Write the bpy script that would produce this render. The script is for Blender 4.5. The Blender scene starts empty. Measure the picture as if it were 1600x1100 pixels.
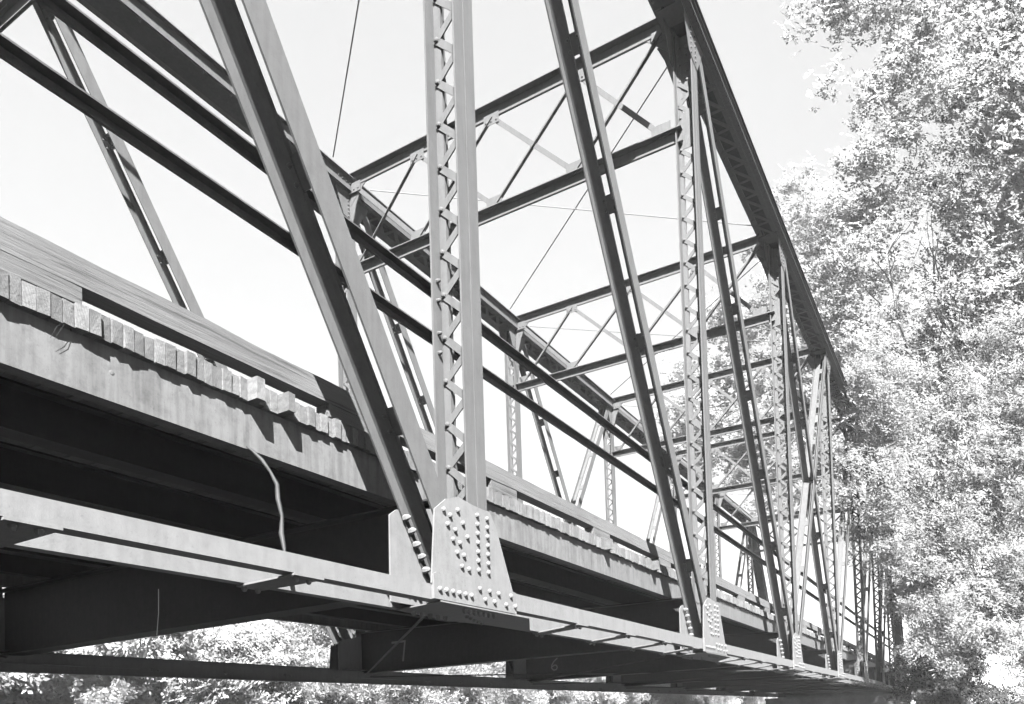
import bpy, math, random
import numpy as np
from mathutils import Vector, Matrix

# ---------------------------------------------------------------- camera, sky, sun
SC = bpy.context.scene
YAW, PITCH, ROLL, F, CX, CY = 1.0379, 0.0246, -0.0305, 1209.16, 804.73, 1091.47
cam_d = bpy.data.cameras.new('camera')
cam = bpy.data.objects.new('camera', cam_d)
SC.collection.objects.link(cam)
SC.camera = cam
cam_d.sensor_fit = 'HORIZONTAL'; cam_d.sensor_width = 36.0
cam_d.lens = F / 1600.0 * 36.0
cam_d.shift_x = (800.0 - CX) / 1600.0
cam_d.shift_y = (CY - 550.0) / 1600.0
cam_d.clip_start = 0.05; cam_d.clip_end = 4000.0
fw = Vector((math.sin(YAW)*math.cos(PITCH), math.cos(YAW)*math.cos(PITCH), math.sin(PITCH)))
rt = Vector((math.cos(YAW), -math.sin(YAW), 0.0)); up = rt.cross(fw)
r2 = rt*math.cos(ROLL) + up*math.sin(ROLL); u2 = up*math.cos(ROLL) - rt*math.sin(ROLL)
CAM = Vector((1.1303, -2.5380, -0.8690))
M = Matrix(((r2.x, u2.x, -fw.x, CAM.x), (r2.y, u2.y, -fw.y, CAM.y), (r2.z, u2.z, -fw.z, CAM.z), (0, 0, 0, 1)))
cam.matrix_world = M

SUN_DIR = Vector((1.4, 1.0, -1.5)).normalized()          # the way the light travels
W = bpy.data.worlds.new('World'); SC.world = W; W.use_nodes = True
nt = W.node_tree
bg = nt.nodes['Background']
sky = nt.nodes.new('ShaderNodeTexSky'); sky.sky_type = 'NISHITA'; sky.sun_disc = False
sky.sun_elevation = math.asin(-SUN_DIR.z)
sky.sun_rotation = math.atan2(-SUN_DIR.x, -SUN_DIR.y)
sky.air_density = 1.0; sky.dust_density = 4.0; sky.ozone_density = 1.0; sky.altitude = 0
bw = nt.nodes.new('ShaderNodeRGBToBW')
hz = nt.nodes.new('ShaderNodeMath'); hz.operation = 'MULTIPLY_ADD'      # bright milky summer sky: the gradient is weak
hz.inputs[1].default_value = .08; hz.inputs[2].default_value = .65
nt.links.new(sky.outputs[0], bw.inputs[0]); nt.links.new(bw.outputs[0], hz.inputs[0]); nt.links.new(hz.outputs[0], bg.inputs[0])
bg.inputs[1].default_value = 0.06
sd = bpy.data.lights.new('sun', 'SUN'); sd.energy = 5.0; sd.angle = math.radians(0.5); sd.color = (1, 1, 1)
sun = bpy.data.objects.new('sun', sd); SC.collection.objects.link(sun)
sun.rotation_euler = SUN_DIR.to_track_quat('-Z', 'Y').to_euler()
SC.view_settings.view_transform = 'Standard'; SC.view_settings.look = 'None'
SC.view_settings.exposure = 4.0; SC.view_settings.gamma = 1.0

# ---------------------------------------------------------------- materials
def mat(name, build):
    m = bpy.data.materials.new(name); m.use_nodes = True
    N = m.node_tree.nodes; L = m.node_tree.links
    b = N['Principled BSDF']; build(N, L, b); return m
def coords(N, L, scale, kind='Object'):
    tc = N.new('ShaderNodeTexCoord'); mp = N.new('ShaderNodeMapping')
    mp.inputs['Scale'].default_value = scale
    L.new(tc.outputs[kind], mp.inputs[0]); return mp.outputs[0]
def noise(N, L, vec, scale, detail=6, rough=.6, dist=0.0):
    n = N.new('ShaderNodeTexNoise'); n.inputs['Scale'].default_value = scale
    n.inputs['Detail'].default_value = detail; n.inputs['Roughness'].default_value = rough
    n.inputs['Distortion'].default_value = dist
    L.new(vec, n.inputs['Vector']); return n.outputs['Fac']
def ramp(N, L, fac, stops):
    r = N.new('ShaderNodeValToRGB'); e = r.color_ramp.elements
    while len(e) < len(stops): e.new(.5)
    for el, (p, c) in zip(e, stops): el.position = p; el.color = (c, c, c, 1)
    L.new(fac, r.inputs[0]); return r.outputs[0]
def mult(N, L, a, b, f=1.0):
    m = N.new('ShaderNodeMix'); m.data_type = 'RGBA'; m.blend_type = 'MULTIPLY'
    m.inputs[0].default_value = f; L.new(a, m.inputs[6]); L.new(b, m.inputs[7]); return m.outputs[2]
def bump(N, L, b, fac, strength, dist=.01):
    n = N.new('ShaderNodeBump'); n.inputs['Strength'].default_value = strength
    n.inputs['Distance'].default_value = dist
    L.new(fac, n.inputs['Height']); L.new(n.outputs[0], b.inputs['Normal'])
def steel(base, lo=.86, hi=1.1, streak=.84, rough=.62):
    def f(N, L, b):
        v = coords(N, L, (1, 1, 1))
        a = ramp(N, L, noise(N, L, v, 14, 9, .75), [(.3, base*lo), (.5, base), (.72, base*hi)])
        v2 = coords(N, L, (26, 26, 2.2))
        s = ramp(N, L, noise(N, L, v2, 1.0, 4, .6), [(.35, streak), (.6, 1.0)])
        c = mult(N, L, a, s)
        sp = ramp(N, L, noise(N, L, v, 75, 3, .6), [(.31, .78), (.39, 1.0)])
        c = mult(N, L, c, sp)
        L.new(c, b.inputs['Base Color'])
        b.inputs['Roughness'].default_value = rough
        b.inputs['Specular IOR Level'].default_value = .12
        bump(N, L, b, noise(N, L, v, 60, 5, .7), .25, .004)
    return f
STEEL = mat('weathered_steel', steel(.034))
COVER = mat('shade_toned_cover_steel', steel(.016, .6, 1.4, .8))  # steel darkened to put the top chord's underside shade into the colour
RAILM = mat('rusted_rail_steel', steel(.024, .6, 1.5, .9))
STEEL_B = mat('weathered_steel_lower', steel(.0575, .84, 1.12, .88))
FASC = mat('stained_fascia_steel', steel(.0485, .7, 1.1, .7))
STEEL_D = mat('dark_steel', steel(.0115, .5, 1.5, .8))  # darker base colour for floor beams, stringers and bottom rods
def wood(base):
    def f(N, L, b):
        v = coords(N, L, (.9, 20, 20))
        n1 = noise(N, L, v, 2.2, 9, .75, .5)
        a = ramp(N, L, n1, [(.3, base*.3), (.42, base*.8), (.6, base*1.1), (.75, base*1.35)])
        v2 = coords(N, L, (.7, 34, 34))
        cr = ramp(N, L, noise(N, L, v2, 1.5, 4, .6, .8), [(.35, .12), (.40, 1.0)])
        big = ramp(N, L, noise(N, L, coords(N, L, (1, 1, 1)), 2.5, 4, .6), [(.3, .75), (.7, 1.25)])
        L.new(mult(N, L, mult(N, L, a, cr), big), b.inputs['Base Color'])
        b.inputs['Roughness'].default_value = .9
        bump(N, L, b, n1, .8, .012)
    return f
WOOD = mat('weathered_timber', wood(.0225))
def planks(N, L, b):
    tc = N.new('ShaderNodeTexCoord'); sp = N.new('ShaderNodeSeparateXYZ'); L.new(tc.outputs['Object'], sp.inputs[0])
    d = N.new('ShaderNodeMath'); d.operation = 'DIVIDE'; L.new(sp.outputs[0], d.inputs[0]); d.inputs[1].default_value = .0492
    fl = N.new('ShaderNodeMath'); fl.operation = 'FLOOR'; L.new(d.outputs[0], fl.inputs[0])
    wn = N.new('ShaderNodeTexWhiteNoise'); wn.noise_dimensions = '1D'; L.new(fl.outputs[0], wn.inputs['W'])
    t = ramp(N, L, wn.outputs['Value'], [(0, .020), (.5, .031), (1, .043)])
    # growth rings on the end grain, centre different for every plank
    ad = N.new('ShaderNodeVectorMath'); ad.operation = 'ADD'; L.new(tc.outputs['Object'], ad.inputs[0])
    sc = N.new('ShaderNodeVectorMath'); sc.operation = 'SCALE'; sc.inputs[3].default_value = .9; L.new(wn.outputs['Color'], sc.inputs[0]); L.new(sc.outputs[0], ad.inputs[1])
    w = N.new('ShaderNodeTexWave'); w.wave_type = 'RINGS'; w.rings_direction = 'Y'; w.inputs['Scale'].default_value = 32
    w.inputs['Distortion'].default_value = 3; w.inputs['Detail'].default_value = 2; L.new(ad.outputs[0], w.inputs[0])
    r = ramp(N, L, w.outputs[0], [(0, .72), (.6, 1.05)])
    n = noise(N, L, coords(N, L, (1, 1, 1)), 30, 6, .7)
    r2_ = ramp(N, L, n, [(.32, .55), (.5, 1.0), (.75, 1.15)])
    L.new(mult(N, L, mult(N, L, t, r, .8), r2_), b.inputs['Base Color']); b.inputs['Roughness'].default_value = .92
    bump(N, L, b, n, .7, .01)
PLANK = mat('plank_end_grain', planks)
def conc(N, L, b):
    v = coords(N, L, (1, 1, 1))
    n = noise(N, L, v, 3, 8, .65)
    L.new(ramp(N, L, n, [(.3, .025), (.7, .06)]), b.inputs['Base Color']); b.inputs['Roughness'].default_value = .95
    bump(N, L, b, n, .5, .05)
CONC = mat('old_concrete', conc)
def earth(N, L, b):
    n = noise(N, L, coords(N, L, (1, 1, 1)), .6, 8, .7)
    L.new(ramp(N, L, n, [(.3, .004), (.7, .011)]), b.inputs['Base Color']); b.inputs['Roughness'].default_value = 1
EARTH = mat('riverbank_soil', earth)
def water(N, L, b):
    b.inputs['Base Color'].default_value = (.012, .012, .012, 1); b.inputs['Roughness'].default_value = .12
    bump(N, L, b, noise(N, L, coords(N, L, (1, 1, 1)), 2.0, 3, .5), .3, .05)
WATER = mat('river_water', water)
def bark(N, L, b):
    n = noise(N, L, coords(N, L, (6, 6, 1)), 3, 6, .7)
    L.new(ramp(N, L, n, [(.3, .04), (.7, .13)]), b.inputs['Base Color']); b.inputs['Roughness'].default_value = .95
    bump(N, L, b, n, .8, .03)
BARK = mat('bark', bark)
def leafmat(name, base, trans):
    def f(N, L, b):
        at = N.new('ShaderNodeAttribute'); at.attribute_name = 'tone'
        c = ramp(N, L, at.outputs['Fac'], [(0, base*.82), (.5, base), (1, base*1.18)])
        L.new(c, b.inputs['Base Color']); b.inputs['Roughness'].default_value = .55
        b.inputs['Specular IOR Level'].default_value = .05
        t = N.new('ShaderNodeBsdfTranslucent'); L.new(c, t.inputs[0])
        mx = N.new('ShaderNodeMixShader'); mx.inputs[0].default_value = trans
        out = N['Material Output']; L.new(b.outputs[0], mx.inputs[1]); L.new(t.outputs[0], mx.inputs[2]); L.new(mx.outputs[0], out.inputs[0])
    return mat(name, f)
LEAF = leafmat('pale_leaf', .145, .6)
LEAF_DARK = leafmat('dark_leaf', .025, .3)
LEAF_BANK = leafmat('bank_leaf', .20, .6)
LEAF_FAR = leafmat('far_leaf', .15, .55)
def plain(v, r=.7):
    def f(N, L, b):
        b.inputs['Base Color'].default_value = (v, v, v, 1); b.inputs['Roughness'].default_value = r
    return f
ROD = mat('rod_steel', plain(.02)); CHALK = mat('chalk', plain(.075, 1)); VINE = mat('dry_vine', steel(.012, .5, 1.3)); THREAD = mat('thread', plain(.28, 1))

# ---------------------------------------------------------------- mesh builder
class MB:
    def __init__(s): s.v = []; s.f = []
    def hexa(s, P):                     # 8 points: bottom loop 0-3, top loop 4-7
        n = len(s.v); s.v += [tuple(p) for p in P]
        s.f += [(n, n+3, n+2, n+1), (n+4, n+5, n+6, n+7), (n, n+1, n+5, n+4), (n+1, n+2, n+6, n+5), (n+2, n+3, n+7, n+6), (n+3, n, n+4, n+7)]
        return s
    def box(s, x0, x1, y0, y1, z0, z1):
        return s.hexa([(x0, y0, z0), (x1, y0, z0), (x1, y1, z0), (x0, y1, z0), (x0, y0, z1), (x1, y0, z1), (x1, y1, z1), (x0, y1, z1)])
    def bar(s, p0, p1, u, a0, a1, b0, b1):  # beam p0->p1; u = first cross axis, second = dir x u
        p0 = Vector(p0); p1 = Vector(p1); d = (p1-p0).normalized(); u = Vector(u); u = (u - d*u.dot(d)).normalized(); w = d.cross(u)
        q = lambda p, a, b: p + u*a + w*b
        return s.hexa([q(p0, a0, b0), q(p0, a1, b0), q(p0, a1, b1), q(p0, a0, b1), q(p1, a0, b0), q(p1, a1, b0), q(p1, a1, b1), q(p1, a0, b1)])
    def prism(s, pts, off):             # planar polygon extruded by vector off
        n = len(s.v); k = len(pts); o = Vector(off)
        s.v += [tuple(p) for p in pts] + [tuple(Vector(p)+o) for p in pts]
        s.f += [tuple(range(n+k-1, n-1, -1)), tuple(range(n+k, n+2*k))] + [(n+i, n+(i+1) % k, n+k+(i+1) % k, n+k+i) for i in range(k)]
        return s
    def rivet(s, p, nrm, r=.018, h=.014, k=8):
        nrm = Vector(nrm).normalized(); a = nrm.orthogonal().normalized(); b = nrm.cross(a); p = Vector(p); n = len(s.v)
        for rr, hh in ((1, -.003/h), (.92, .45), (.6, .85)):
            for i in range(k):
                t = 2*math.pi*i/k; s.v.append(tuple(p + (a*math.cos(t)+b*math.sin(t))*r*rr + nrm*h*hh))
        s.v.append(tuple(p+nrm*h))
        for j in (0, 1):
            for i in range(k):
                i2 = (i+1) % k; s.f.append((n+j*k+i, n+j*k+i2, n+(j+1)*k+i2, n+(j+1)*k+i))
        for i in range(k): s.f.append((n+2*k+i, n+2*k+(i+1) % k, n+3*k))
        return s
    def tube(s, pts, rads, k=8):
        pts = [Vector(p) for p in pts]; n = len(s.v); prev = None
        if not hasattr(rads, '__len__'): rads = [rads]*len(pts)
        for i, p in enumerate(pts):
            d = (pts[min(i+1, len(pts)-1)] - pts[max(i-1, 0)]).normalized()
            a = d.orthogonal().normalized() if prev is None else (prev - d*prev.dot(d)).normalized()
            prev = a; b = d.cross(a)
            for j in range(k):
                t = 2*math.pi*j/k; s.v.append(tuple(p + (a*math.cos(t)+b*math.sin(t))*rads[i]))
        for i in range(len(pts)-1):
            for j in range(k):
                s.f.append((n+i*k+j, n+i*k+(j+1) % k, n+(i+1)*k+(j+1) % k, n+(i+1)*k+j))
        s.f.append(tuple(range(n+k-1, n-1, -1))); m = n+(len(pts)-1)*k; s.f.append(tuple(range(m, m+k)))
        return s
    def build(s, name, m, parent=None, mirror=False, smooth=False):
        V = [(x, FARY - y, z + FARDZ) for x, y, z in s.v] if mirror else s.v
        Fc = [tuple(reversed(f)) for f in s.f] if mirror else s.f
        me = bpy.data.meshes.new(name); me.from_pydata(V, [], Fc); me.validate(); me.update()
        if m: me.materials.append(m)
        if smooth:
            for p in me.polygons: p.use_smooth = True
        o = bpy.data.objects.new(name, me); SC.collection.objects.link(o)
        if parent: o.parent = parent; o.matrix_parent_inverse = Matrix()
        return o
def tag(o, label=None, cat=None, group=None, kind=None):
    if label: o['label'] = label
    if cat: o['category'] = cat
    if group: o['group'] = group
    if kind: o['kind'] = kind
    return o
def empty(name, loc=(0, 0, 0)):
    o = bpy.data.objects.new(name, None); o.empty_display_size = .3; o.location = loc; SC.collection.objects.link(o); return o

rnd = random.Random(7)
PL = 5.0                    # panel length
FARY = 5.585; FARDZ = 0.0   # far truss mirrors the near one: y -> FARY - y
X0, X1 = -5, 40             # feet of the end posts
ZB, ZT = 7.2, 7.4           # top chord underside / top
ZC = -.1                    # bottom chord node height
H_D = 7.42
D = .225                     # depth of posts and diagonals across the truss

bridge = empty('truss_bridge', (0, 0, 0))
tag(bridge, 'long riveted steel through truss bridge with lattice posts and a plank deck', 'bridge')

# ---------------------------------------------------------------- truss members
def tee_pair(mb, p0, p1, hw, stem_o, stem_i, t=.012, seam=False):
    """two tee sections facing each other: flanges in the planes y=0 and y=D, stems between. p = (x, z)"""
    a = Vector((p0[0], 0, p0[1])); b = Vector((p1[0], 0, p1[1])); Y = Vector((0, 1, 0))
    mb.bar(a, b, Y, 0, t, -hw, hw)
    mb.bar(a, b, Y, t, stem_o, -.014, .014)
    mb.bar(a, b, Y, D-t, D, -hw, hw)
    mb.bar(a, b, Y, D-stem_i, D-t, -.014, .014)
    # the seam between the two angles of the flange
    if seam: mb.bar(a, b, Y, -.0035, .003, -.004, .004)
def post(i, far):
    x = PL*i + (.055 if not far else (-.12 if i == 1 else 0.0))
    z0, z1 = -.05, ZB+.02
    mb = MB(); tee_pair(mb, (x, z0), (x, z1), .106, .060, .062, seam=True)
    for k in range(26):
        z = 1.225+.27*k-.81
        if z < z1-.9 and z > .5 and k % 1 == 0:
            mb.rivet((x-.023, D-.036, z), (-1, 0, 0), .018, .017)
            mb.rivet((x-.023, .040, z-.135), (-1, 0, 0), .015, .012)
    if i == 1 and not far:
        for z in (1.845, 1.722, 1.517, 1.395):
            mb.rivet((x-.06, D-.012, z), (0, -1, 0), .014, .03)
    o = mb.build('lattice_post', STEEL, bridge, far)
    lc = MB(); z = 1.225-.81; n = 0
    while z < z1-.75:
        lc.bar((x-.019, D-.035, z), (x-.019, .042, z+.135), (1, 0, 0), -.0045, .0045, -.022, .022)
        lc.bar((x-.0185, .042, z+.135), (x-.0185, D-.035, z+.27), (1, 0, 0), -.0035, .0040, -.022, .022)
        z += .27
    lc.build('lacing', STEEL, o, far)
    tp = MB()
    tp.box(x-.024, x-.0145, .03, D-.03, 5.82, 6.26)
    for zz in (5.9, 6.05, 6.2): tp.rivet((x-.024, D-.045, zz), (-1, 0, 0), .017, .014)
    tp.build('tie_plate', STEEL, o, far)
    tp = MB().prism([(x-.0085, .02, 6.5), (x-.0085, D-.02, 6.42), (x-.0085, D+.015, 6.6), (x-.0085, D+.13, 7.0), (x-.0085, D+.22, ZB-.01), (x-.0085, .02, ZB-.01)], (.017, 0, 0))
    for zz in (6.65, 6.75, 6.85, 6.95, 7.05): tp.rivet((x-.0085, .09, zz), (-1, 0, 0)); tp.rivet((x-.0085, D-.05, zz), (-1, 0, 0))
    tp.build('head_plate', STEEL, o, far)
    return o
def diagonal(xa, za, xb, zb, far, hw=.078):
    mb = MB(); tee_pair(mb, (xa, za), (xb, zb), hw, *((.055, .115) if not far else (.085, .032)))
    o = mb.build('diagonal', STEEL, bridge, far)
    d = Vector((xb-xa, 0, zb-za)); Ln = d.length; d.normalize()
    zt = max(za, zb); k = 0
    while True:
        z = 6.66 - k*.985; k += 1
        if z < .55: break
        t = (z-za)/(zb-za)
        c = Vector((xa, 0, za)) + d*Ln*t
        bp = MB().bar(c-d*.075, c+d*.075, (0, 1, 0), .03, D-.03, -.0065, .0065)
        for yy in (.042, D-.095):
            for s in (-.04, .04): bp.rivet(c+d*s+Vector((0, yy, 0))+Vector((-abs(d.z), 0, -abs(d.x)))*.0135*(1 if d.x*d.z < 0 else -1), Vector((-abs(d.z), 0, -abs(d.x))) if d.x*d.z < 0 else Vector((-abs(d.z), 0, abs(d.x))), .014, .014)
        bp.build('batten_plate', STEEL, o, far)
    return o
RV = [(-0.322, 0.316), (-0.287, 0.24), (-0.238, 0.162), (-0.198, 0.093), (-0.154, 0.019), (-0.26, 0.296), (-0.213, 0.221), (-0.17, 0.153), (-0.131, 0.087), (-0.082, 0.013), (-0.181, 0.342), (-0.132, 0.275), (-0.088, 0.202)]
RV += [(.023, .355-.0555*k) for k in range(7)] + [(.133, .356-.0555*k) for k in range(7)]
RV += [(-.392+.063*k, -.143) for k in range(6)] + [(.014, -.091), (.123, -.093), (.228, -.095), (.377, -.092), (.071, -.15), (.177, -.152), (.315, -.155), (.429, -.152)]
def gusset(i, far):
    x = PL*i; t = .01
    P = [(-.447, -.115), (-.40, .306), (-.29, .385), (-.17, .425), (-.02, .41), (.172, .405), (.24, .33), (.43, -.06), (.43, -.115)]
    mb = MB().prism([(x+a, -t-.002, b) for a, b in P], (0, t, 0))
    for a, b in RV: mb.rivet((x+a, -t-.002 if b > -.05 else -.022, b), (0, -1, 0), .017, .019)
    o = mb.build('gusset_plate', STEEL_B, bridge, far)
    sp = MB().prism([(x-.44, -.022, -.2), (x-.44, -.022, -.062), (x-.41, -.022, -.05), (x-.1, -.022, -.035), (x+.0, -.022, -.035), (x+.45, -.022, -.062), (x+.45, -.022, -.2)], (0, .0195, 0))
    sp.build('splice_plate', STEEL_B, o, far)
    ig = MB()
    Q = [(-.51, -.2), (-.50, .29), (-.44, .33), (-.05, .42), (.17, .42), (.45, -.1), (.45, -.2)]
    ig.prism([(x+a, D+.002, b) for a, b in Q], (0, t, 0))
    for a, b in [(-.386, .291), (-.338, .225), (-.297, .153), (-.252, .09), (-.213, .017)]:
        ig.rivet((x+a, D-.012, b), (0, -1, 0), .02, .045, 6)
    for k in range(6): ig.rivet((x-.47+.055*k, D+.002, -.125-.008*k), (0, -1, 0), .016, .018, 6)
    ig.build('gusset_plate', STEEL_B, bridge, far)
    bp = MB().prism([(x-.38, -.02, -.212), (x-.30, .36, -.217), (x+.30, .42, -.217), (x+.72, .36, -.217), (x+1.3, .36, -.217), (x+.62, -.02, -.212)], (0, 0, .008))
    for k in range(7): bp.rivet((x-.05+.055*k, .045, -.213), (0, 0, -1), .017, .03, 6)
    for k in range(5): bp.rivet((x-.2+.08*k, .31, -.218), (0, 0, -1), .017, .03, 6)
    for k in range(5): bp.rivet((x+.2+.09*k, .2+.03*k, -.217), (0, 0, -1), .015, .015, 6)
    bp.build('bottom_plate', STEEL_B, bridge, far)

def bottom_chord(far):
    mb = MB(); t = .012
    for i in range(-1, 8):
        xa, xb = PL*i, PL*(i+1)
        deep = 1 <= i <= 5
        za = -.118 if not deep else -.060
        zl = -.203 if not deep else -.197
        if deep: zl = -.16 if False else -.172
        mb.box(xa, xb, 0, t, zl, za)
        mb.box(xa, xb, t, .085, zl, zl+t)                      # lower leg, inward
        mb.box(xa, xb, .34, .34+t, -.207 if not far else -.300, -.085 if not far else -.118)
        mb.box(xa, xb, .34+t, .40, -.207 if not far else -.300, (-.207 if not far else -.300)+t)
        mb.box(xb-.45, xb+.40, D+.014, .338, -.097, -.085)       # shelf joining gusset and inner angle at the node
    ob = mb.build('bottom_chord', STEEL_B, bridge, far)
    for i in range(-1, 8):
        for q in ((.30, 1.42, 2.46, 3.64) if not 1 <= i <= 5 else (1.47, 2.45, 3.4, 4.3)):
            x = PL*i+q; zl = -.203 if not 1 <= i <= 5 else -.172
            p = MB().prism([(x-.09, -.012, zl-.003), (x-.06, .40, -.21), (x+.09, .40, -.21), (x+.09, -.012, zl-.003)], (0, 0, -.009))
            for yy in (.035, .37):
                for s in (-.04, .04): p.rivet((x+s, yy, zl-.013 if yy < .2 else -.221), (0, 0, -1), .016, .022, 6)
            p.build('tie_plate', STEEL_B, ob, far)
def top_chord(far):
    mb = MB(); t = .012; ya, yb = -.02, .30
    mb.box(0, 35, ya, ya+t, ZB+.001, ZT-.011); mb.box(0, 35, yb-t, yb, ZB+.001, ZT-.011)
    mb.box(0, 35, ya-.075, ya-.001, ZB, ZB+t)                   # outward angle leg
    mb.box(0, 35, ya+t+.001, ya+.075, ZB+.001, ZB+t)
    mb.box(0, 35, yb-.075, yb-t-.001, ZB+.001, ZB+t)
    mb.box(0, 35, yb+.001, yb+.012, ZB, ZB+.062)                # vertical leg of the inner angle
    mb.box(0, 35, yb+.001, yb+.06, ZT-.024, ZT-.0115)
    mb.box(0, 35, ya-.06, ya-.001, ZT-.024, ZT-.0115)
    for k in range(0, 175*2):
        x = .1*k+.05
        if x < 35: mb.rivet((x, ya-.0565, ZB), (0, 0, -1), .010, .010, 5)
    for k in range(83): mb.rivet((.42*k+.2, yb-.03, ZB-.006), (0, 0, -1), .018, .02, 6)
    o = mb.build('top_chord', STEEL, bridge, far)
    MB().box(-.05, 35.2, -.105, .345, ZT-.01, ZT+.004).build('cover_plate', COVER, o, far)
    MB().box(.3, 9.55, ya+.012, yb-.012, ZB-.010, ZB-.001).build('cover_plate', COVER, o, far)  # closed underside, shade painted in through the dark plate colour
    for i in range(2, 7):
        lc = MB(); x = PL*i+.62
        while x < PL*i+4.5:
            lc.bar((x, ya+.045, ZB-.004), (x+.02, yb-.045, ZB-.004), (0, 0, 1), -.004, .003, -.026, .026)
            lc.bar((x+.02, yb-.045, ZB-.004), (x+.40, ya+.045, ZB-.004), (0, 0, 1), -.011, -.0045, -.026, .026)
            x += .40
        lc.build('lacing', STEEL, o, far)
    for i in range(2, 8):
        for s in (-.42, .2):
            MB().box(PL*i+s, PL*i+s+.28, ya+.01, yb-.01, ZB-.012, ZB-.002).build('tie_plate', STEEL, o, far)
        # node plate hanging beneath the chord over the post head
        g = MB()
        P = [(-.38, ZB+.13), (-.32, ZB-.02), (-.15, ZB-.38), (.15, ZB-.42), (.42, ZB-.02), (.45, ZB+.13)]
        g.prism([(PL*i+a, D+.003, b) for a, b in P], (0, .01, 0))
        g.prism([(PL*i+a, -.008, b) for a, b in P], (0, .006, 0))
        for r_ in range(6):
            for a in (-.08, .08): g.rivet((PL*i+a, -.008, ZB-.36+.06*r_), (0, -1, 0), .015, .014, 6)
            g.rivet((PL*i-.05, D+.014, ZB-.36+.06*r_), (0, 1, 0), .015, .014, 6); g.rivet((PL*i+.06, D+.014, ZB-.36+.06*r_), (0, 1, 0), .015, .014, 6)
        for k in range(9): g.rivet((PL*i-.32+.08*k, ya-.001, ZB+.08), (0, -1, 0), .015, .014, 6); g.rivet((PL*i-.32+.08*k, yb+.001, ZB+.1), (0, 1, 0), .015, .014, 6)
        g.build('node_plate', STEEL, o, far)
def end_post(xa, xb, far):
    mb = MB(); a = Vector((xa, 0, ZC)); b = Vector((xb, 0, ZB+.08)); Y = Vector((0, 1, 0))
    s = 1 if xb > xa else -1
    mb.bar(a, b, Y, -.02, -.008, -.11, .11); mb.bar(a, b, Y, .288, .30, -.11, .11)
    mb.bar(a, b, Y, -.09, .345, *( (-.125, -.112) if s > 0 else (-.125, -.112)))
    o = mb.build('end_post', STEEL, bridge, far)
    lc = MB(); n = 20; d = (b-a)
    w = d.normalized().cross(Y)*.112
    for k in range(1, n):
        p = a+d*(k/n); q = a+d*((k+.5)/n); r_ = a+d*((k+1)/n)
        lc.bar(p+w+Y*.0, q+w+Y*.28, w, -.003, .003, -.028, .028); lc.bar(q+w+Y*.28, r_+w, w, .004, .009, -.028, .028)
    lc.build('lacing', STEEL, o, far)

for far in (False, True):
    top_chord(far); bottom_chord(far)
    for i in range(0, 8): post(i, far); gusset(i, far)
    for i in range(0, 4): diagonal(PL*i-.02, H_D-.25 if False else 7.2, PL*(i+1)-.116+.655*.0, 0.0, far) if False else diagonal((4.885 if i == 0 else 4.94)+PL*i-.655*7.2, 7.2, (4.885 if i == 0 else 4.94)+PL*i, 0.0, far)
    for i in range(3, 7): diagonal(PL*i+.11, 0.0, PL*i+.11+.655*7.2, 7.2, far)
    end_post(-5, -.1, far); end_post(40, 35.1, far)

# ---------------------------------------------------------------- guard rails
def rail(z0, far):
    mb = MB(); z1 = z0+.046
    mb.box(-5, 40, .285, .293, z0, z1)
    mb.box(-5, 40, .238, .2845, z1-.008, z1); mb.box(-5, 40, .276, .2845, z0, z0+.006)
    for i in range(0, 9): mb.box(PL*i-.22, PL*i+.22, .294, .302, z0+.012, z1-.010)
    mb.build('guard_rail', RAILM, bridge, far)
for far in (False, True):
    rail(1.485, far); rail(1.786, far)

# ---------------------------------------------------------------- sway frames
def sway(i):
    x = PL*i; zu0, zu1, zl0, zl1 = 7.29, 7.45, 5.90, 6.045
    ya, yb = .30, FARY-.30
    mb = MB()
    mb.box(x, x+.012, ya, yb, zu0, zu1); mb.box(x-.09, x-.001, ya, yb, zu1-.012, zu1); mb.box(x-.02, x-.001, ya, yb, zu0, zu0+.012)
    mb.prism([(x-.012, ya-.05, 7.0), (x-.012, ya+.28, zu0+.02), (x-.012, ya-.05, zu0+.02)], (.0115, 0, 0))
    mb.prism([(x-.012, yb+.05, 7.0), (x-.012, yb-.28, zu0+.02), (x-.012, yb+.05, zu0+.02)], (.0115, 0, 0))
    so = mb.build('sway_strut', STEEL, bridge)
    mb = MB()
    mb.box(x, x+.012, .15, FARY-.15, zl0, zl1-.001); mb.box(x-.085, x-.001, .15, FARY-.15, zl1-.013, zl1); mb.box(x-.02, x-.001, .15, FARY-.15, zl0, zl0+.012)
    lo = mb.build('sway_strut', STEEL, bridge)
    T = [.36, 1.48, 2.765, 4.03, FARY-.36]; B = [.40, 1.55, 2.756, 4.05, FARY-.40]
    for k in range(4):
        # dark brace (leg turned down) and the flat brace facing the camera
        p0 = Vector((x-.02, T[k], zu0-.01)); p1 = Vector((x-.02, B[k+1], zl1+.01))
        b = MB().bar(p0, p1, (1, 0, 0), -.006, 0, -.032, .032); b.bar(p0, p1, (1, 0, 0), -.045, -.0065, .02, .026)
        b2 = b.build('sway_brace', STEEL, bridge)
        p0 = Vector((x-.034, T[k+1], zu0-.01)); p1 = Vector((x-.034, B[k], zl1+.01))
        MB().bar(p0, p1, (1, 0, 0), -.0, .006, -.032, .032).build('sway_brace', STEEL, bridge)
    for k, (ty, by) in enumerate(zip(T, B)):
        for (yy, z0, z1) in ((ty, zu0-.12, zu0+.03), (by, zl1-.03, zl1+.13)):
            g = MB().box(x-.0465, x-.0405, yy-.12, yy+.12, z0, z1)
            for s in (-.08, 0, .08): g.rivet((x-.0465, yy+s, z0+.045), (-1, 0, 0), .015, .014, 6)
            g.build('gusset_plate', STEEL, so if z0 > 6.5 else lo)
for i in range(1, 7): sway(i)
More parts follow.
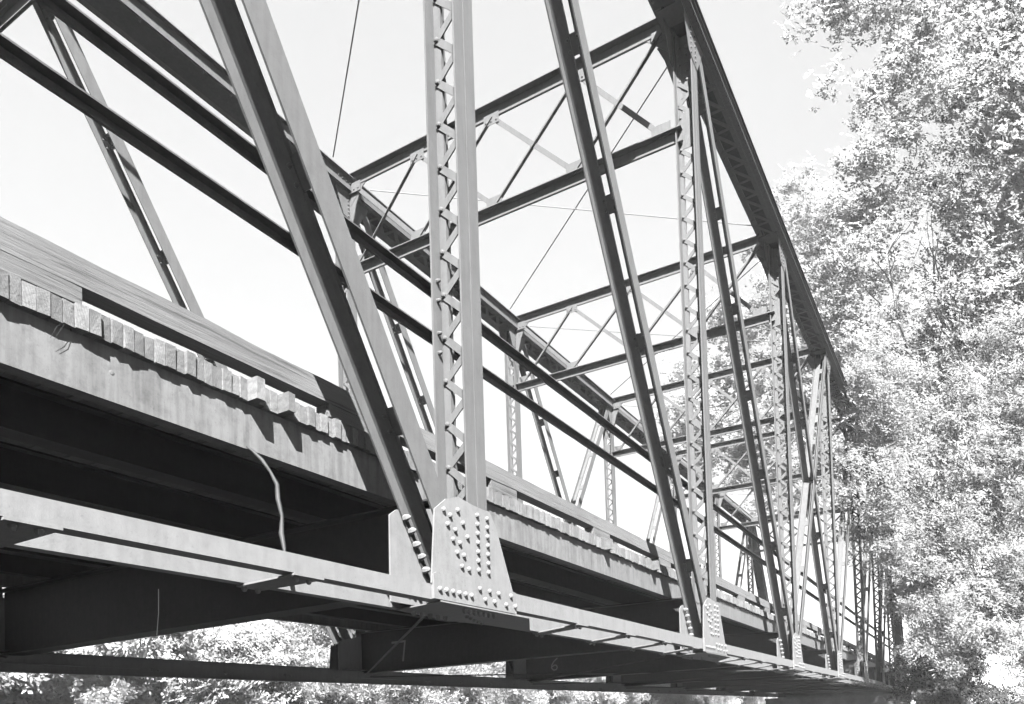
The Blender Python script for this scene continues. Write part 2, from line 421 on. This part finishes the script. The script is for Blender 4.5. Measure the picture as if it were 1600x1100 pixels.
# portal at each hip
for i in (0, 7):
    x = PL*i
    m = MB(); m.box(x, x+.012, .3, FARY-.3, 7.15, 7.4); m.box(x-.08, x-.001, .3, FARY-.3, 7.388, 7.4); m.box(x, x+.012, .3, FARY-.3, 5.9, 6.0)
    m.build('portal_strut', STEEL, bridge)
    for k in range(4):
        a = .36+k*1.215; b = a+1.215
        MB().bar((x-.02, a, 7.15), (x-.02, b, 6.0), (1, 0, 0), -.006, 0, -.03, .03).build('portal_brace', STEEL, bridge)
        MB().bar((x-.034, b, 7.15), (x-.034, a, 6.0), (1, 0, 0), -.006, 0, -.03, .03).build('portal_brace', STEEL, bridge)
# lateral rods, top and bottom
for i in range(0, 7):
    z = 7.33
    MB().tube([(PL*i+.38, .3, z), (PL*(i+1)-.6, 5.12, z)], .009, 6).build('bracing_rod', ROD, bridge)
    if i != 1: MB().tube([(PL*i+.2, 5.12, z-.025), (PL*(i+1)-.6, .3, z-.025)], .009, 6).build('bracing_rod', ROD, bridge)
for i in range(-1, 8):
    z = -.16
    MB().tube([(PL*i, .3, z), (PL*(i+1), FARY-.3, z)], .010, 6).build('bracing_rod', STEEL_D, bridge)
    if i not in (0, 1): MB().tube([(PL*i, FARY-.3, z-.03), (PL*(i+1), .3, z-.03)], .010, 6).build('bracing_rod', STEEL_D, bridge)

# ---------------------------------------------------------------- floor
ZF = .476; ZP0, ZP1 = .706, .805
for i in range(-1, 9):
    x = PL*i+.0
    if i == 8: x -= .3
    mb = MB()
    z0n, z0f = -.05, -.125
    y0, y1 = .24, FARY-.24
    mb.prism([(x-.006, y0, z0n), (x-.006, y1, z0f), (x-.006, y1, ZF-.012), (x-.006, y0, ZF-.012)], (.012, 0, 0))
    mb.hexa([(x-.10, y0, z0n-.016), (x+.10, y0, z0n-.016), (x+.10, y1, z0f-.016), (x-.10, y1, z0f-.016), (x-.10, y0, z0n), (x+.10, y0, z0n), (x+.10, y1, z0f), (x-.10, y1, z0f)])
    mb.box(x-.10, x+.10, y0, y1, ZF-.011, ZF)
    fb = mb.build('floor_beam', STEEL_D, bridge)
    if i == 2:
        MB().prism([(x-.0075, 4.765, .30), (x-.0075, 4.50, .305), (x-.0075, 4.545, 0.0), (x-.0075, 4.575, 0.0), (x-.0075, 4.53, .275), (x-.0075, 4.765, .268)], (-.0015, 0, 0)).build('painted_numeral', CHALK, fb)
    if i == 3:
        n6 = MB(); pts = [(4.62, .305), (4.70, .24), (4.75, .17), (4.76, .11), (4.71, .065), (4.65, .075), (4.625, .12), (4.65, .165), (4.70, .165), (4.745, .13)]
        for (a, b), (c, d) in zip(pts, pts[1:]): n6.bar((x-.0085, a, b), (x-.0085, c, d), (1, 0, 0), -.001, .001, -.012, .012)
        n6.build('painted_numeral', CHALK, fb)
for yy in (1.15, 1.97, 2.79, 3.61, 4.43):
    mb = MB(); mb.box(-5, 40, yy-.004, yy+.004, ZF+.015, ZP0-.014); mb.box(-5, 40, yy-.06, yy+.06, ZF+.003, ZF+.0145); mb.box(-5, 40, yy-.06, yy+.06, ZP0-.0135, ZP0-.002)
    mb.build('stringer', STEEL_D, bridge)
for far in (False, True):
    mb = MB(); y = .453
    mb.box(-5, 40, y, y+.008, ZF+.002, ZP0-.002); mb.box(-5, 40, y+.0085, y+.07, ZF+.002, ZF+.012); mb.box(-5, 40, y+.0085, y+.07, ZP0-.012, ZP0-.002)
    for x in (3.02, 8.0, 12.1, 17): mb.rivet((x, y+.0002, .60), (0, -1, 0), .012, .003, 8)
    mb.build('fascia_stringer', FASC, bridge, far)
# nail-laminated plank deck
mb = MB(); pit = .0492
k0, k1 = int(-5/pit), int(40/pit)
for k in range(k0, k1):
    x = k*pit; r = rnd.random()
    e = .420 + rnd.uniform(-.008, .008) + (.0 if r > .12 else rnd.uniform(-.012, .02))
    if k in (75, 79): e = .355
    if k in (161, 187): e = .36
    dz = rnd.uniform(-.004, .004); dt = rnd.uniform(-.006, .006)
    e2 = FARY-.42+rnd.uniform(-.01, .01)
    z0 = ZP0+dz; z1 = ZP1+dt
    g = .0012+rnd.random()*.002
    w = rnd.uniform(-.004, .004)
    mb.hexa([(x+g, e+w, z0), (x+pit-g*.3, e-w, z0), (x+pit-g*.3, e2, z0), (x+g, e2, z0), (x+g, e+w*.5+rnd.uniform(-.004, .004), z1), (x+pit-g*.3, e-w+rnd.uniform(-.004, .004), z1), (x+pit-g*.3, e2, z1), (x+g, e2, z1)])
mb.build('plank_deck', PLANK, bridge)
# timber curbs in lengths, on blocks
def curb(far):
    x = -4.9; n = 0
    while x < 39.5:
        L = 4.56+rnd.uniform(-.02, .02) if n else 9.46
        xe = min(x+L, 39.9)
        mb = MB(); ns = max(2, int((xe-x)/.25))
        prev = None
        for s in range(ns):
            xa = x+(xe-x)*s/ns; xb = x+(xe-x)*(s+1)/ns-(.004 if s == ns-1 else 0)
            j = [rnd.uniform(-.004, .004) for _ in range(4)]
            if prev is None: prev = [rnd.uniform(-.004, .004) for _ in range(4)]
            q = lambda X, o: [(X, .5+o[0]*.5, .928+o[1]*.5), (X, .602, .928+o[1]*.5), (X, .602, 1.055+o[3]), (X, .5+.01+o[2], 1.055+o[3])]
            A = q(xa, prev); B = q(xb, j); m_ = len(mb.v); mb.v += A+B
            mb.f += [(m_+i, m_+4+i, m_+4+(i+1) % 4, m_+(i+1) % 4) for i in range(4)]
            if s == 0: mb.f.append((m_, m_+1, m_+2, m_+3))
            if s == ns-1: mb.f.append((m_+7, m_+6, m_+5, m_+4))
            prev = j
        mb.build('timber_curb', WOOD, bridge, far); x = xe; n += 1
    for xc, L in [(-3.2, .5), (-.9, .5), (2.48, .9), (4.64, .62), (6.22, .38), (8.05, .38), (9.85, .4)]+[(11.6+1.78*k, .38) for k in range(16)]:
        z1 = .926; z0 = .852
        b = MB().box(xc-L/2, xc+L/2, .502, .60, z0, z1)
        b.box(xc-L/2+.02, xc+L/2-.02, .535, .595, ZP1+.007, z0-.001)
        b.build('curb_block', WOOD, bridge, far)
curb(False); curb(True)

# ---------------------------------------------------------------- small things on the bridge
v = tag(MB().tube([(3.70, .47, .50), (3.715, .43, .47), (3.75, .40, .425), (3.755, .35, .36), (3.76, .31, .29), (3.735, .28, .21), (3.73, .25, .12), (3.705, .23, .03), (3.70, .21, -.04), (3.67, .17, -.10)], [.004, .007, .011, .008, .011, .012, .009, .013, .010, .004], 8).build('hanging_vine', VINE, None, smooth=True),
    'pale dry vine stem hanging from the deck edge behind the bottom chord', 'vine')
tag(MB().tube([(3.943, 1.5, -.06), (3.94, 1.5, -.2), (3.926, 1.5, -.33)], .0022, 5).build('hanging_thread', THREAD), 'thin pale thread hanging under the nearest floor beam', 'thread')
wd = MB(); 
for (x, s) in ((2.86, -1),):
    for k in range(2):
        a = rnd.uniform(-.03, .03)
        wd.tube([(x+a*.3, .45, .70), (x+a, .43, .73+.02*k), (x+s*.02+a*2, .42, .70-.05*rnd.random()), (x+s*.04+a*2, .43, .60+.04*rnd.random())], [.0013, .0011, .0009, .0006], 4)
wd.build('dry_weed', VINE, bridge)

# ---------------------------------------------------------------- abutments, ground, water
def block(name, x0, x1, y0, y1, z0, z1, label):
    o = MB().box(x0, x1, y0, y1, z0, z1).box(x0-.04, x1+.04, y0-.04, y1+.04, z1+.001, z1+.10).box(*((x0+1.25, x1) if x0 > 0 else (x0, x1-1.2)), y0+.3, y1-.3, z1+.101, .66).build(name, CONC)
    return tag(o, label, 'abutment')
block('bridge_abutment', 38.9, 41.5, -.1, 5.9, -6, -.43, 'dark concrete abutment under the far end of the bridge')
block('bridge_abutment', -6.5, -4.4, -1.2, 6.8, -6, -.50, 'concrete abutment under the near end of the bridge, behind the camera')
def ground_h(x, y):
    # the river runs along the y axis between two banks; the bridge crosses it along x
    h = -4.6
    s = lambda t: t*t*(3-2*t)
    c = lambda t: max(0, min(1, t))
    h += 3.6*s(c((x-34)/8)); h += 2.3*s(c((4-x)/7))
    h += 3.3*s(c((y-15)/6))*s(c((y-15)/6))
    return min(h, -.9) + .12*math.sin(x*.7+y*.4)+.08*math.sin(y*1.3-x*.3)
gm = MB(); NX, NY = 120, 120
xs = [-1500, -600, -200, -80]+list(np.linspace(-30, 120, NX))+[200, 400, 900, 1800]; ys = [-1500, -600, -200, -80]+list(np.linspace(-40, 60, NY))+[100, 200, 500, 1500]
for y in ys:
    for x in xs: gm.v.append((x, y, ground_h(x, y)))
w_ = len(xs)
gm.f = [(j*w_+i, j*w_+i+1, (j+1)*w_+i+1, (j+1)*w_+i) for j in range(len(ys)-1) for i in range(w_-1)]
tag(gm.build('ground', EARTH, smooth=True), kind='structure')
wm = MB(); wm.v = [(-60, -400, -4.1), (60, -400, -4.1), (60, 19, -4.1), (-60, 19, -4.1)]; wm.f = [(0, 1, 2, 3)]
tag(wm.build('river_water', WATER), kind='structure')

# ---------------------------------------------------------------- foliage
def leaves(name, blobs, n, size, m, parent, seed, keep=None, aspect=2.0, clump=.45, droop=.3, loc=(0, 0, 0), per=420):
    """blobs: (cx, cy, cz, rx, ry, rz, weight); leaf-sized faces gathered in clumps through the blobs' volume"""
    g = np.random.default_rng(seed); B = np.array(blobs, float)
    pw = B[:, 6]*B[:, 3]*B[:, 4]*B[:, 5]; pw /= pw.sum()
    nc = max(8, n//per)
    bi = g.choice(len(B), nc, p=pw)
    d = g.normal(size=(nc, 3)); d /= np.linalg.norm(d, axis=1)[:, None]
    rr = g.random(nc)**.42
    cc = B[bi, :3]+d*rr[:, None]*B[bi, 3:6]
    K = 7                                                  # leaves on one sprig
    ns = n//K; cs_ = g.integers(0, nc, ns)
    cl = (clump*(.55+.9*g.random(nc)))[cs_]
    S = cc[cs_]+np.clip(g.normal(size=(ns, 3)), -1.7, 1.7)*np.stack([cl, cl, cl*.6], 1)*.6
    if keep is not None: k = keep(S); S = S[k]; cs_ = cs_[k]
    ns = len(S)
    nm = g.normal(size=(ns, 3))*.42+np.array([-.45, -.5, .7])             # sprigs turn their blades to the light
    nm /= np.linalg.norm(nm, axis=1)[:, None]
    sx = g.normal(size=(ns, 3)); sx[:, 2] -= droop*1.3; sx -= (sx*nm).sum(1)[:, None]*nm; sx /= np.linalg.norm(sx, axis=1)[:, None]
    sy = np.cross(nm, sx)
    tn = .5+.2*g.normal(size=nc)[cs_]+.16*g.normal(size=ns)
    q = np.tile(np.arange(K), ns); r_ = np.repeat(np.arange(ns), K); n = ns*K
    side = np.where(q % 2 == 0, 1.0, -1.0)*np.where(q == K-1, 0.0, 1.0)
    ang = side*(.85+.25*g.normal(size=n))+.15*g.normal(size=n)
    ax = sx[r_]*np.cos(ang)[:, None]+sy[r_]*np.sin(ang)[:, None]+nm[r_]*(.22*g.normal(size=n))[:, None]
    ax /= np.linalg.norm(ax, axis=1)[:, None]
    t = np.cross(nm[r_]+.25*g.normal(size=(n, 3)), ax); t /= np.linalg.norm(t, axis=1)[:, None]
    s = size*(.7+.6*g.random(n))
    P = S[r_]+sx[r_]*((q-K/2)*size*.42)[:, None]+ax*(s*.5)[:, None]
    if keep is not None: k = keep(P); P = P[k]; ax = ax[k]; t = t[k]; s = s[k]; r_ = r_[k]
    n = len(P)
    a = ax*s[:, None]*.5; b = t*(s/aspect)[:, None]*.5
    V = np.stack([P-a, P+b-a*.1, P+a, P-b-a*.1], 1).reshape(-1, 3)
    me = bpy.data.meshes.new(name)
    me.vertices.add(4*n); me.vertices.foreach_set('co', (V-np.array(loc)).astype(np.float32).ravel())
    me.loops.add(4*n); me.loops.foreach_set('vertex_index', np.arange(4*n, dtype=np.int32))
    me.polygons.add(n); me.polygons.foreach_set('loop_start', np.arange(0, 4*n, 4, dtype=np.int32)); me.polygons.foreach_set('loop_total', np.full(n, 4, np.int32))
    me.update(calc_edges=True)
    tone = np.clip(tn[r_]+.07*g.normal(size=n), 0, 1)
    at = me.attributes.new('tone', 'FLOAT', 'FACE'); at.data.foreach_set('value', tone.astype(np.float32))
    me.materials.append(m)
    o = bpy.data.objects.new(name, me); SC.collection.objects.link(o)
    if parent: o.parent = parent
    return o
def limb(mb, p, d, L, r, g, depth):
    pts = [Vector(p)]; rads = [r]; d = Vector(d).normalized(); n = 6
    for k in range(n):
        d = (d+Vector((g.uniform(-.22, .22), g.uniform(-.22, .22), g.uniform(-.08, .16)))).normalized()
        pts.append(pts[-1]+d*L/n); rads.append(r*(1-.75*(k+1)/n))
    mb.tube(pts, rads, 7)
    if depth > 0:
        for k in range(2, n+1):
            for _ in range(1 if k < n else 2):
                e = (d+Vector((g.uniform(-1, 1), g.uniform(-1, 1), g.uniform(-.1, .8)))).normalized()
                limb(mb, pts[k], e, L*g.uniform(.45, .7), rads[k]*.75+.01, g, depth-1)
def tree(name, loc, h, r, blobs, n, size, m, seed, label, cat='tree', group=None, keep=None, limbs=(0.35, 8), **kw):
    root = empty(name, loc); tag(root, label, cat, group); g = random.Random(seed)
    mb = MB(); L = Vector(loc)
    top = Vector((g.uniform(-.4, .4), g.uniform(-.4, .4), h*.8))
    pts = [Vector((0, 0, -.3)), Vector((0, 0, h*.15)), top*.45+Vector((.2, .1, 0)), top*.75, top]
    mb.tube(pts, [r*1.25, r, r*.75, r*.45, r*.15], 10)
    for k in range(limbs[1]):
        t = limbs[0]+(.9-limbs[0])*k/limbs[1]; p = top*t+Vector((.12, .08, 0)); a = k*2.4+g.uniform(-.5, .5)
        limb(mb, p, (math.cos(a), math.sin(a), g.uniform(.35, .9)), h*.34*(1.15-t), r*.42*(1.2-t), g, 2 if h > 8 else 1)
    mb.build('trunk', BARK, root, smooth=True)
    leaves('crown', blobs, n, size, m, root, seed, keep, loc=loc, **kw)
    return root
def clear(P):       # foliage keeps out of the bridge
    x, y, z = P.T
    lim = np.where((x > 21.6) & (z > 2.9), .75, -.25)      # boughs have grown into the truss plane past the fourth panel
    return ~((x > -6) & (x < 41.5) & (y > lim) & (y < 5.9) & (z > -.6) & (z < 8.2))
# tall tree on the near side, right of the frame
A = [(31, -5.5, 22, 5.5, 6.0, 5, 1), (31, -7, 15, 5.5, 5.5, 5, 1), (30, -3.0, 17, 5, 4.0, 3.6, 1), (33, -4, 27, 5.5, 5.5, 4, .8), (29, -3.4, 11.2, 4, 3.2, 2.8, 1), (30, -7, 9, 5, 4.5, 4, 1), (28.5, .0, 23.2, 2.4, 2.2, 1.6, 2.4), (28.5, -.5, 26.3, 2.8, 2.6, 2.2, 2.0), (27.5, -.1, 19.0, 2.2, 1.6, 1.3, 1.3), (28, .3, 15.6, 2.4, 1.6, 1.5, 1.2), (28, 0.1, 12.6, 2.4, 1.8, 2.0, 1.3), (34, -9, 20, 6, 5, 8, .7)]
tree('broadleaf_tree', (33, -6.0, -1.2), 26, .5, A, 250000, .125, LEAF, 11, 'tall pale broadleaf tree filling the right side above the chord', keep=clear, aspect=1.5, clump=.75)
Bb = [(23.0, -.5, 7.5, 1.3, 1.3, .9, 1.6), (23.0, -.6, 6.3, 1.5, 1.1, 1.2, 1.5), (22.6, -.6, 4.9, 1.3, 1.0, 1.1, 1.5), (23.6, -.8, 3.8, 1.4, 1.1, .8, 1.3), (23.5, -1.7, 2.9, 1.8, .9, 1.2, 1), (23.5, -2.4, 1.2, 2, 1.2, 1.2, 1), (25.5, -2.6, 4.6, 2.6, 1.7, 1.9, 1), (27, -4.3, .6, 2.4, 1.3, 1.5, 1.2), (31, -4.5, 1.2, 3, 2.5, 2.2, 1), (27, -3.6, 7.6, 3, 2.4, 2.2, 1), (26.5, -4.0, 2.6, 3, 1.8, 1.6, 1), (24, -3.2, 6.0, 2, 1.2, 1.6, .8), (28, -5, 5, 3, 2.4, 3, 1), (28, -1.35, 2.7, 2.6, 1.0, 1.5, 1.6), (29, -1.45, .7, 2.8, 1.05, 1.3, 1.6), (31, -1.4, 3.6, 2.6, 1.2, 1.6, 1.3), (22.5, -1.55, 5.5, 1.5, .8, 1.2, .5)]
tree('willow_tree', (27, -4.6, -1.8), 9, .15, Bb, 200000, .12, LEAF, 12, 'low willow with narrow leaves drooping beside the far panels of the bridge', keep=clear, aspect=3.4, clump=.5, droop=.7)
# tree beyond the far end of the bridge
Cc = [(52, 9.0, 20, 5, 5.0, 6, 1), (52, 4.5, 26, 5, 4.5, 7, 1), (51, 11.5, 17, 4, 3.4, 3.6, 1), (50, 6.5, 14, 4, 4, 3.0, 1), (53, 2, 20, 5, 5, 8, 1), (54, -3, 17, 6, 5, 9, 1)]
tree('broadleaf_tree', (56, -1.5, -1), 30, .4, Cc, 200000, .18, LEAF_FAR, 13, 'tall pale tree beyond the far end, seen through the truss', keep=clear, aspect=1.6, clump=1.0)
# dark bush at the abutment
Dd = [(27.5, -1.5, -.4, 2.2, 1.0, 1.0, 1), (27, -2.3, -.7, 2.2, .9, .9, 1), (30, -1.7, .2, 2.4, 1.1, 1.5, 1), (25.5, -3.3, -1.0, 1.8, .7, .8, .7)]
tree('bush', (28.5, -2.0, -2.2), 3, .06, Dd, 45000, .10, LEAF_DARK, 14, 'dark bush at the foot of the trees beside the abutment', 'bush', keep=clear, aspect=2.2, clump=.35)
# shrubs along the far river bank
protos = []
for q in range(4):
    g = random.Random(40+q); hh = 3.7
    bl = [(g.uniform(-1.6, 1.6), g.uniform(-1.2, 1.2), g.uniform(1.0, 3.0), g.uniform(1.0, 1.8), g.uniform(1, 1.5), g.uniform(.8, 1.3), 1) for _ in range(7)]
    protos.append((bl, hh))
made = {}
spots = []
g = random.Random(5)
x = 7.0; k = 0
while x < 100 and len(spots) < 44:
    spots.append((x, 20.5+g.uniform(-1, 1.2)+(x-10)*.05, g.uniform(1.15, 1.4), g.uniform(0, 6.28), k % 4)); x += 2.2+x*.018; k += 1
    if k % 2 == 0: spots.append((x, 25+g.uniform(-1, 2)+(x-10)*.05, g.uniform(1.2, 1.5), g.uniform(0, 6.28), (k+1) % 4))
x = 104.0
while x < 250:
    spots.append((x, 25+x*.04+g.uniform(-2, 2), g.uniform(1.7, 2.2), g.uniform(0, 6.28), k % 4)); x += 8; k += 1
for (x, y, s, a, q) in spots:
    z = ground_h(x, y)
    if q not in made:
        bl, hh = protos[q]
        root = tree('bank_shrub', (0, 0, 0), 2.6, .05, bl, 26000, .12, LEAF_BANK, 60+q, 'pale leafy shrub in the dense row on the far river bank', 'shrub', 'shrubs along the far river bank', aspect=1.9, clump=.42, limbs=(.2, 6))
        made[q] = root
    else:
        src = made[q]; root = src.copy(); SC.collection.objects.link(root)
        for ch in src.children:
            c = ch.copy(); SC.collection.objects.link(c); c.parent = root
    root.location = (x, y, z); root.rotation_euler = (0, 0, a); root.scale = (s, s, s)

# ---------------------------------------------------------------- summer haze over the river
hz_ = MB().box(-1700, 2000, -1700, 1700, -6.5, 45).build('haze', None)
hm = bpy.data.materials.new('haze'); hm.use_nodes = True; hn = hm.node_tree
for n_ in list(hn.nodes):
    if n_.type != 'OUTPUT_MATERIAL': hn.nodes.remove(n_)
pv = hn.nodes.new('ShaderNodeVolumePrincipled'); pv.inputs['Color'].default_value = (.95, .95, .95, 1); pv.inputs['Density'].default_value = .00045
hn.links.new(pv.outputs[0], hn.nodes['Material Output'].inputs['Volume']); hz_.data.materials.append(hm)
tag(hz_, kind='stuff')
